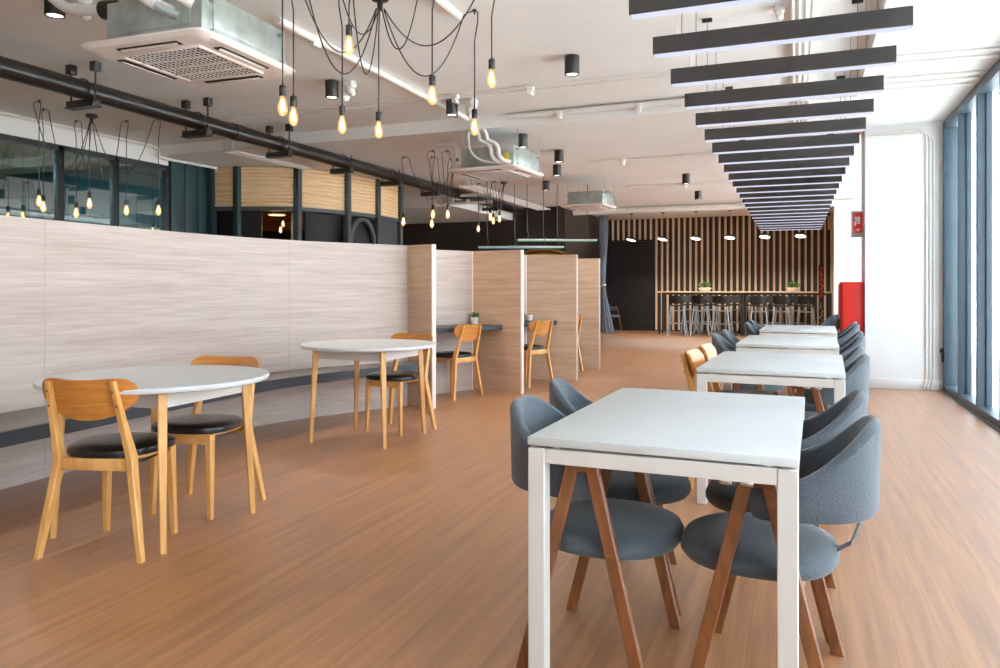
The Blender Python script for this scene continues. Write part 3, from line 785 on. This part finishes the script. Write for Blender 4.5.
def make_down():
    t = thing('downlight', '', 'lamp', group='black cylinder downlights')
    b = NB(); lathe(b, [(0, 0), (.062, 0), (.066, -.004), (.066, -.166), (.063, -.170), (.056, -.170), (.055, -.155), (0, -.155)], n=28); finish(b, 'housing', 'black', t)
    b = NB(); lathe(b, [(0, -.154), (.054, -.154), (.052, -.160), (0, -.162)], n=24); finish(b, 'lens', 'ledwarm', t)
    return t
DL = make_down()
dl = [((-4.85, 3.75, Z1), 'black cylinder downlight at upper left, next to the near air conditioner'),
      ((-4.345, 6.385, Z1), 'black cylinder downlight behind the hanging bulbs, over far round table'),
      ((-3.55, 7.52, Z1), 'black cylinder downlight right of the hanging bulbs, with white box beside'),
      ((-1.876, 6.49, Z1), 'largest black cylinder downlight in the middle of the ceiling'),
      ((-3.207, 8.86, Z2), 'black cylinder downlight in front of the second air conditioner'),
      ((-3.095, 10.06, Z2), 'black cylinder downlight to the right of the second air conditioner'),
      ((-3.50, 11.27, Z2), 'black cylinder downlight between second and third air conditioners, lower one'),
      ((-4.21, 12.88, Z2), 'small black cylinder downlight left of the third air conditioner'),
      ((-1.747, 12.97, Z2), 'small downlight left of the linear lights, nearer of two'),
      ((-1.83, 15.33, Z2), 'small downlight left of the linear lights, farther of two')]
for i, (p, lab) in enumerate(dl):
    if i == 0: DL.location = p; DL['label'] = lab
    else: dup(DL, p, 0, lab)
for i, (p, lab) in enumerate([((-4.70, 3.84, Z1), 'white foam covered junction box beside the upper left downlight'),
                              ((-4.19, 6.46, Z1), 'white foam covered junction box beside the downlight over far round table'),
                              ((-3.36, 7.60, Z1), 'white foam covered junction box right of the third downlight')]):
    b = NB(); r_ = random.Random(i)
    for k in range(5):
        bmesh.ops.create_icosphere(b, subdivisions=2, radius=r_.uniform(.035, .055), matrix=Matrix.Translation((r_.uniform(-.05, .05), r_.uniform(-.03, .03), -.04-.028*k)))
    box(b, (0, 0, -.035), (.11, .09, .07), bev=.01)
    tag(finish(b, 'junction_box', 'foam', loc=p), lab, 'junction box', 'white junction boxes')

# cassette air conditioners
def make_ac():
    t = thing('air_conditioner', '', 'air conditioner', group='ceiling cassette air conditioners')
    b = NB(); box(b, (.05, 0, .165), (.72, .80, .25), bev=.006)
    for s in (-1, 1):
        box(b, (.05+s*.361, 0, .17), (.006, .62, .16), bev=.004); box(b, (.05, s*.401, .17), (.56, .006, .16), bev=.004)
    finish(b, 'casing', 'galv', t)
    b = NB(); rings = []
    for s_, z in ((.97, .042), (1.0, .036), (1.0, .024), (.955, .004), (.80, 0.0)):
        rings.append([Vector((x*s_, y*s_, z)) for x, y in [sup(2*math.pi*i/64+.0, .475, .48, 14) for i in range(64)]])
    loft(b, rings); pn = finish(b, 'panel', 'acwhite', t)
    b = NB(); box(b, (0, 0, .0), (.60, .60, .004)); gb = finish(b, 'grille_recess', 'dark', pn)
    b = NB()
    for k in range(17):
        q = -.28+.56*k/16
        box(b, (0, q, -.006), (.58, .005, .003)); box(b, (q, 0, -.006), (.005, .58, .003))
    for s in (-1, 1): box(b, (s*.298, 0, -.006), (.018, .61, .014), bev=.003); box(b, (0, s*.298, -.006), (.60, .018, .014), bev=.003)
    for q in (-.14, 0, .14): box(b, (0, q, -.009), (.58, .012, .008))
    finish(b, 'grille', 'acwhite', t)
    for a in range(4):
        rt = rz(a*math.pi/2)
        b = NB(); box(b, rt @ Vector((0, .378, -.0015)), (.46, .056, .007) if a % 2 == 0 else (.056, .46, .007)); sl = finish(b, 'air_slot', 'dark', t)
        b = NB(); q = Matrix.Rotation(R(28), 3, 'X'); q = rt @ q
        box(b, rt @ Vector((0, .384, -.006)), (.43, .026, .006), rot=q, bev=.002, seg=1); finish(b, 'vane', 'acwhite', sl)
    for sx in (-1, 1):
        for sy in (-1, 1):
            b = NB(); cyl(b, (.05+sx*.385, sy*.33, .05), (.05+sx*.385, sy*.33, .50), .005, n=6); box(b, (.05+sx*.375, sy*.33, .055), (.06, .05, .016)); box(b, (.05+sx*.38, sy*.33, .24), (.04, .03, .02)); finish(b, 'hanger_rod', 'galv', t)
    return t
AU = make_ac()
AU.location = (-3.64, 3.80, 2.645); AU.rotation_euler.z = R(2); AU['label'] = 'large ceiling air conditioner at upper left, nearest one'
A2 = dup(AU, (-3.56, 8.90, 2.635), R(-4), 'ceiling air conditioner with white pipes in mid ceiling')
A3 = dup(AU, (-3.46, 13.05, 2.615), R(-3), 'small farthest ceiling air conditioner above the dividers'); A3.scale = (.88, .88, .9)
def tb(o, name, m, pts, r, n=10): b = NB(); tube(b, [Vector(p.to_tuple()) if hasattr(p, 'to_tuple') else p for p in pts], r, n); return finish(b, name, m, o)
def sm3(pts, k=5):
    P = [Vector(p) for p in pts]; out = []
    for i in range(len(P)-1):
        a, c, d, e = P[max(i-1, 0)], P[i], P[i+1], P[min(i+2, len(P)-1)]
        for j in range(k):
            t = j/k; out.append(.5*((2*c)+(d-a)*t+(2*a-5*c+4*d-e)*t*t+(3*c-a-3*d+e)*t**3))
    out.append(P[-1]); return out
tb(AU, 'refrigerant_pipe', 'conduit', sm3([(-.16, -.70, .44), (-.06, -.58, .36), (.08, -.48, .24), (.20, -.395, .17)]), .036)
tb(AU, 'refrigerant_pipe', 'conduit', sm3([(-.02, -.72, .50), (.10, -.60, .40), (.24, -.48, .28), (.34, -.395, .20)]), .030)
tb(AU, 'drain_pipe', 'conduit', sm3([(-.86, -.34, .44), (-.72, -.33, .34), (-.58, -.33, .31), (-.30, -.33, .275)]), .036)
b = NB(); cyl(b, (-.41, -.33, .285), (-.30, -.33, .275), .058, n=14); finish(b, 'coupling', 'black', AU)
b = NB(); cyl(b, (.13, -.46, .205), (.24, -.395, .145), .028, n=12); finish(b, 'valve', 'steel', AU)
b = NB(); box(b, (.30, -.405, .265), (.06, .012, .05), bev=.004); finish(b, 'tag', 'yellow', AU)
tb(A2, 'drain_pipe', 'conduit', [(-.86, -.05, .43), (-.66, -.05, .43), (-.62, -.05, .41), (-.61, -.05, .36), (-.61, -.05, .17), (-.58, -.05, .13), (-.54, -.05, .12), (-.30, -.05, .12)], .034)
for k in range(2):
    q = .09+.10*k
    tb(A2, 'refrigerant_pipe', 'conduit', sm3([(q-.16, -.56, .47), (q-.09, -.58, .45), (q-.07, -.56, .40), (q-.06, -.54, .34), (q+.03, -.52, .29), (q+.06, -.50, .24), (q+.07, -.49, .15), (q+.12, -.46, .09), (q+.17, -.39, .08)]), .027)
tb(A2, 'thin_pipe', 'conduit', sm3([(-.12, -.56, .45), (-.12, -.56, .35), (-.10, -.54, .22), (.0, -.50, .12), (.16, -.39, .08)]), .014)
b = NB(); box(b, (.31, -.405, .15), (.07, .02, .09), bev=.004); finish(b, 'tag', 'yellow', A2)
tb(A3, 'drain_pipe', 'conduit', sm3([(.40, -.2, .27), (.50, -.25, .28), (.60, -.3, .20), (.62, -.3, .18)]), .03)

# black pipe on trapeze hangers
PX, PZ = -6.13, 3.02
b = NB(); tube(b, [(PX, y, PZ) for y in (-3.5, 2, 8, 14, 16.9)], .088, 24)
for y in (1.0, 7.05, 13.1): cyl(b, (PX, y-.06, PZ), (PX, y+.06, PZ), .096, n=24)
tag(finish(b, 'sprinkler_pipe', 'pipe'), 'thick black pipe running the length of the ceiling at left', 'pipe')
th_words = ['nearest', 'second', 'third', 'fourth', 'fifth', 'sixth', 'seventh', 'eighth']
y = 5.04
for i in range(8):
    zc = Z1 if y < YS else Z2
    t = thing('pipe_hanger', 'black trapeze hanger under the black pipe, %s from the camera' % th_words[i], 'hanger', (PX, y, 0), 0, 'hangers of the black pipe')
    b = NB(); box(b, (-.02, 0, PZ-.125), (.35, .08, .06), bev=.004); box(b, (-.02, 0, PZ-.158), (.36, .10, .012)); finish(b, 'channel', 'black', t)
    for s in (-1, 1):
        b = NB(); cyl(b, (s*.155-.02, 0, PZ-.15), (s*.155-.02, 0, zc-.01), .008, n=8); finish(b, 'rod', 'black', t)
        if zc == Z1: b = NB(); box(b, (s*.155-.02, 0, zc-.045), (.075, .07, .088), bev=.006); finish(b, 'ceiling_clamp', 'black', t)
    b = NB(); tube(b, [(PX*0+.09*1.12*math.cos(a), -.03, PZ+.09*1.12*math.sin(a)) for a in [R(-20+22*k) for k in range(11)]], .006, 6); finish(b, 'pipe_clip', 'black', t)
    y += 1.415

# conduits on the ceiling
def conduit(paths, r, label, clips=(), m='conduit', name='conduit'):
    t = thing(name, label, 'conduit', (0, 0, 0))
    for pts in paths:
        b = NB(); tube(b, pts, r, 8); finish(b, 'tube', m, t)
    for c in clips:
        b = NB(); box(b, c, (.07, .07, .05), bev=.008); box(b, (c[0], c[1], c[2]-.05), (.05, .10, .04), bev=.008); finish(b, 'clip', m, t)
conduit([[(-8.2, y, Z1-.018), (.5, y+.02, Z1-.018)] for y in (7.22, 7.36)], .010, 'pair of thin conduits across the ceiling above the hanging bulbs', [(-2.55, 7.29, Z1-.03), (-3.4, 7.29, Z1-.03)])
conduit([[(-3.2, YS-.05, Z1-.05), (.5, YS-.05, Z1-.05)]], .034, 'white pipe along the ceiling step with round hangers', [(-2.55, YS-.06, Z1-.06), (-1.63, YS-.06, Z1-.06)])
conduit([[(-3.05, 11.0, Z2-.03), (.7, 11.05, Z2-.03)]], .018, 'thin white conduit across the lower ceiling, nearest', [(-2.4, 11.0, Z2-.04), (-.95, 11.0, Z2-.04)])
conduit([[(-3.0, 14.0, Z2-.03), (.7, 14.05, Z2-.03)]], .022, 'thin white conduit across the lower ceiling, beyond the farthest air conditioner', [(-1.9, 14.0, Z2-.04)])
conduit([[(-5.3, 17.6, Z2-.09), (1.3, 17.75, Z2-.09)]], .075, 'thick white pipe across the ceiling in front of the slatted wall', [(-3.3, 17.65, Z2-.05), (-.8, 17.65, Z2-.05)])
conduit([[(-3.69, 4.7, Z1-.03), (-3.71, 8.3, Z1-.03)], [(-2.36, 3.0, Z1-.03), (-2.37, 5.17, Z1-.03)]], .030, 'white conduits running away above the hanging bulbs', [(-3.7, 5.2, Z1-.02)])
conduit([[(-.03+.045*k, 1.5, Z1-.05), (-.03+.045*k, YS-.02, Z1-.05)] for k in range(4)]+[[(-.03+.045*k, YS-.02, Z2-.02), (-.03+.045*k, 17.5, Z2-.02)] for k in range(4)], .014, 'bundle of parallel white conduits above the linear lights', [(-.12, 5.9+1.4*k, (Z1 if 5.9+1.4*k < YS else Z2)-.02) for k in range(5)])
conduit([[(XS, y, Z2-.018), (XR-.03, y+.06, Z2-.018)] for y in (6.98, 7.18, 7.68, 7.88, 8.10)], .014, 'white conduits crossing the ceiling to the window wall')
conduit([[(XL+.14, 3.0, Z1-.03), (XL+.14, 8.2, Z1-.03), (XL+.16, 8.3, Z1-.06), (XL+.16, 8.33, Z2-.02), (XL+.22, 8.5, Z2-.04), (XL+.3, 9.35, Z2-.04)]], .022, 'white conduit along the top of the left glazed wall')
conduit([[(-7.45+.05*k, 8.33, Z1-.05), (-7.45+.05*k, 8.33, Z2-.02), (-7.44+.05*k, 8.42, Z2-.02), (-7.35+.05*k, 10.0, Z2-.02)] for k in range(4)], .016, 'four white conduits turning over the ceiling step above kiosk')
conduit([[(-5.35-.09*k, 12.2, Z2-.02), (-5.35-.09*k, 12.2, Z2-.10), (-5.3-.09*k, 12.35, Z2-.12), (-5.3-.09*k, 16.5, Z2-.12)] for k in range(4)], .016, 'four white conduits running beside the black pipe far back')
b = NB(); box(b, (-7.95, 15.3, 2.98), (3.1, 3.4, .30)); struct(finish(b, 'ceiling_soffit', 'ceil'))
b = NB(); box(b, (-9.6, 15.0, 1.6), (.2, 5.0, 3.2)); struct(finish(b, 'wall_dark_side', 'wall_dark'))
conduit([[(-7.4, 13.4, 2.86), (-5.5, 13.45, 2.86)], [(-7.4, 13.2, 2.98), (-5.4, 13.25, 2.98)]], .03, 'white ducts hanging in front of the dark wall', [(-6, 13.42, 2.90)])

# bulb chandeliers: canopy, swagged cords, hooks, sockets, bulbs
def chandelier(canopy, items, label, hooks_z=None):
    """items: (bulb x, y, z of bulb centre, sag bottom z or None)"""
    t = thing('spider_chandelier', label, 'chandelier', canopy, 0, 'hanging bulb chandeliers')
    cz = canopy[2]; o0 = Vector(canopy)
    zc = Z1 if canopy[1] < YS else Z2
    b = NB(); lathe(b, [(0, zc-cz), (.065, zc-cz), (.068, zc-cz-.01), (.06, zc-cz-.035), (.02, zc-cz-.045), (.02, -.01), (.012, -.02), (0, -.02)], n=20); finish(b, 'canopy', 'black', t)
    for (x, y, z, sag) in items:
        p = Vector((x, y, z+.05))-o0; zc_i = (Z1 if y < YS else Z2)-cz
        top = p.z+.125
        b = NB()
        if sag is None: pts = [Vector((p.x*.2, p.y*.2, 0)), Vector((p.x, p.y, -.1)), Vector((p.x, p.y, top))] if p.xy.length > .02 else [Vector((0, 0, 0)), Vector((p.x, p.y, top))]
        else:
            h = Vector((p.x, p.y, zc_i-.035)); s0 = Vector((p.x*.04, p.y*.04, -.01)); low = sag-cz
            # two half-parabolas meeting at the lowest point
            d0, d1 = math.sqrt(max(.01, s0.z-low)), math.sqrt(max(.01, h.z-low)); u0 = d0/(d0+d1)
            pts = []
            for i in range(25):
                u = i/24; zz = low+((u-u0)/u0)**2*(s0.z-low) if u < u0 else low+((u-u0)/(1-u0))**2*(h.z-low)
                q = s0.lerp(h+Vector((-.09 if p.x > 0 else .09, 0, -.02)), u); pts.append(Vector((q.x, q.y, zz)))
            sx = -.09 if p.x > 0 else .09
            pts += [h+Vector((sx*.7, 0, .018)), h+Vector((0, 0, .026)), h+Vector((-sx*.3, 0, .012)), Vector((p.x-sx*.3, p.y, h.z-.05)), Vector((p.x, p.y, h.z-.2)), Vector((p.x, p.y, top))]
        tube(b, pts, .0048, 6); finish(b, 'cord', 'black', t)
        if sag is not None:
            b = NB(); lathe(b, [(0, zc_i), (.016, zc_i), (.016, zc_i-.008), (.006, zc_i-.01), (.006, zc_i-.034), (0, zc_i-.036)], (p.x, p.y, 0), 10); finish(b, 'hook', 'black', t)
        b = NB(); lathe(b, [(0, .145), (.006, .143), (.008, .128), (.021, .124), (.022, .12), (.022, .062), (.019, .058), (0, .058)], p, 16); sk = finish(b, 'socket', 'black', t)
        b = NB(); lathe(b, [(0, .06), (.013, .06), (.014, .05), (.020, .030), (.028, .005), (.032, -.020), (.031, -.036), (.024, -.056), (.012, -.068), (.003, -.072), (0, -.072)], p, 20); bl = finish(b, 'bulb', 'bulb', sk)
        b = NB()
        for a in range(4): 
            q = R(90*a); c_, s_ = math.cos(q), math.sin(q)
            tube(b, [p+Vector((.004*c_, .004*s_, .035)), p+Vector((.013*c_, .013*s_, -.034))], .0034, 5)
        f = finish(b, 'filament', 'fil', t); f.parent = sk
    return t
chandelier((-2.756, 4.642, 3.18), [(-3.06, 3.95, 2.31, 2.78), (-3.12, 4.14, 2.29, 2.66), (-2.99, 4.52, 2.30, 2.70), (-2.86, 4.80, 2.31, None), (-2.72, 4.19, 2.73, 2.93), (-2.26, 4.48, 2.43, 2.84), (-2.24, 5.14, 2.35, 2.74), (-1.93, 4.72, 2.57, 2.88)], 'nearest cluster of hanging filament bulbs on swagged black cords, top centre')
chandelier((-7.87, 6.563, 3.18), [(-7.80, 5.84, 2.11, 2.56), (-8.13, 6.14, 2.09, 2.50), (-8.32, 6.72, 2.08, 2.60), (-7.72, 6.41, 2.14, None), (-7.73, 6.94, 2.11, 2.48), (-7.28, 7.01, 2.10, 2.58)], 'cluster of hanging filament bulbs in front of the left glazed wall')
chandelier((-4.75, 10.15, 3.06), [(-5.37, 9.71, 2.12, 2.5), (-4.74, 9.42, 2.18, 2.4), (-4.98, 9.86, 2.09, 2.45), (-4.55, 9.50, 2.18, 2.4)], 'cluster of hanging filament bulbs left of the second air conditioner')
chandelier((-4.95, 12.7, 3.06), [(-5.45, 12.68, 2.24, 2.5), (-4.94, 12.03, 2.38, 2.55), (-5.10, 12.55, 2.36, 2.6), (-4.86, 12.25, 2.36, 2.6)], 'farthest cluster of hanging filament bulbs, beyond the second air conditioner')
chandelier((-8.95, 11.5, 3.06), [(-8.90, 11.5, 2.34, None), (-9.02, 11.58, 2.24, None)], 'two hanging filament bulbs inside the kiosk')

# ------------------------------------------------------------------ light
w = bpy.data.worlds.new('World'); sc.world = w; w.use_nodes = True
bg = w.node_tree.nodes['Background']; N = w.node_tree.nodes
tc = N.new('ShaderNodeTexCoord'); sp = N.new('ShaderNodeSeparateXYZ'); rp = N.new('ShaderNodeValToRGB')
w.node_tree.links.new(tc.outputs['Generated'], sp.inputs[0]); w.node_tree.links.new(sp.outputs['Z'], rp.inputs[0])
rp.color_ramp.elements[0].position = 0; rp.color_ramp.elements[0].color = (.86, .93, 1, 1)
rp.color_ramp.elements[1].position = 1; rp.color_ramp.elements[1].color = (.76, .88, 1, 1)
w.node_tree.links.new(rp.outputs[0], bg.inputs[0]); bg.inputs[1].default_value = 7

def spot(p, e, ang, col, r=.05):
    l = bpy.data.lights.new('spot', 'SPOT'); l.energy = e; l.spot_size = R(ang); l.spot_blend = .6; l.color = col; l.shadow_soft_size = r
    o = bpy.data.objects.new('downlight_beam', l); C.objects.link(o); o.location = p
for p, lab in dl: spot((p[0], p[1], p[2]-.175), 80, 110, (1, .90, .78))
def point(p, e, col, r=.06):
    l = bpy.data.lights.new('point', 'POINT'); l.energy = e; l.color = col; l.shadow_soft_size = r
    o = bpy.data.objects.new('lamp_glow', l); C.objects.link(o); o.location = p
for i in range(6): spot((-3.982+.813*i, 19.25, 2.40), 75, 140, (1, .93, .84))
point((-8.02, 10.2, 2.15), 4, (1, .66, .32))
for k in range(3):  # added fill lights without fittings, brightening the teal wall behind the glazing
    l = bpy.data.lights.new('office_fill', 'AREA'); l.shape = 'RECTANGLE'; l.size = .6; l.size_y = 1.2; l.energy = 110; l.color = (.9, .97, 1)
    o = bpy.data.objects.new('office_fill_light', l); C.objects.link(o); o.location = (-10.8, 2.0+2.2*k, 3.2)

sl = bpy.data.lights.new('sun', 'SUN'); sl.energy = 30; sl.angle = R(2); sl.color = (1, .98, .96)
so = bpy.data.objects.new('sun', sl); C.objects.link(so); so.rotation_euler = (R(-12), R(-28), 0)
# ------------------------------------------------------------------ camera
cam = bpy.data.cameras.new('Camera'); co = bpy.data.objects.new('Camera', cam); C.objects.link(co); sc.camera = co
yaw = math.atan(297/750)
co.location = (0, 0, 1.19); co.rotation_euler = (R(90), 0, yaw)
cam.sensor_width = 36; cam.lens = 36*750/1000; cam.shift_y = (288-334)/1000; cam.clip_end = 300; cam.clip_start = .02
sc.view_settings.view_transform = 'Standard'; sc.view_settings.look = 'None'; sc.view_settings.gamma = 1; sc.view_settings.exposure = .24
sc.view_settings.use_curve_mapping = False
sc.cycles.use_denoising = True; sc.cycles.max_bounces = 10; sc.cycles.diffuse_bounces = 5; sc.cycles.glossy_bounces = 4; sc.cycles.transparent_max_bounces = 16
sc.cycles.sample_clamp_indirect = 8; sc.cycles.caustics_reflective = False; sc.cycles.caustics_refractive = False
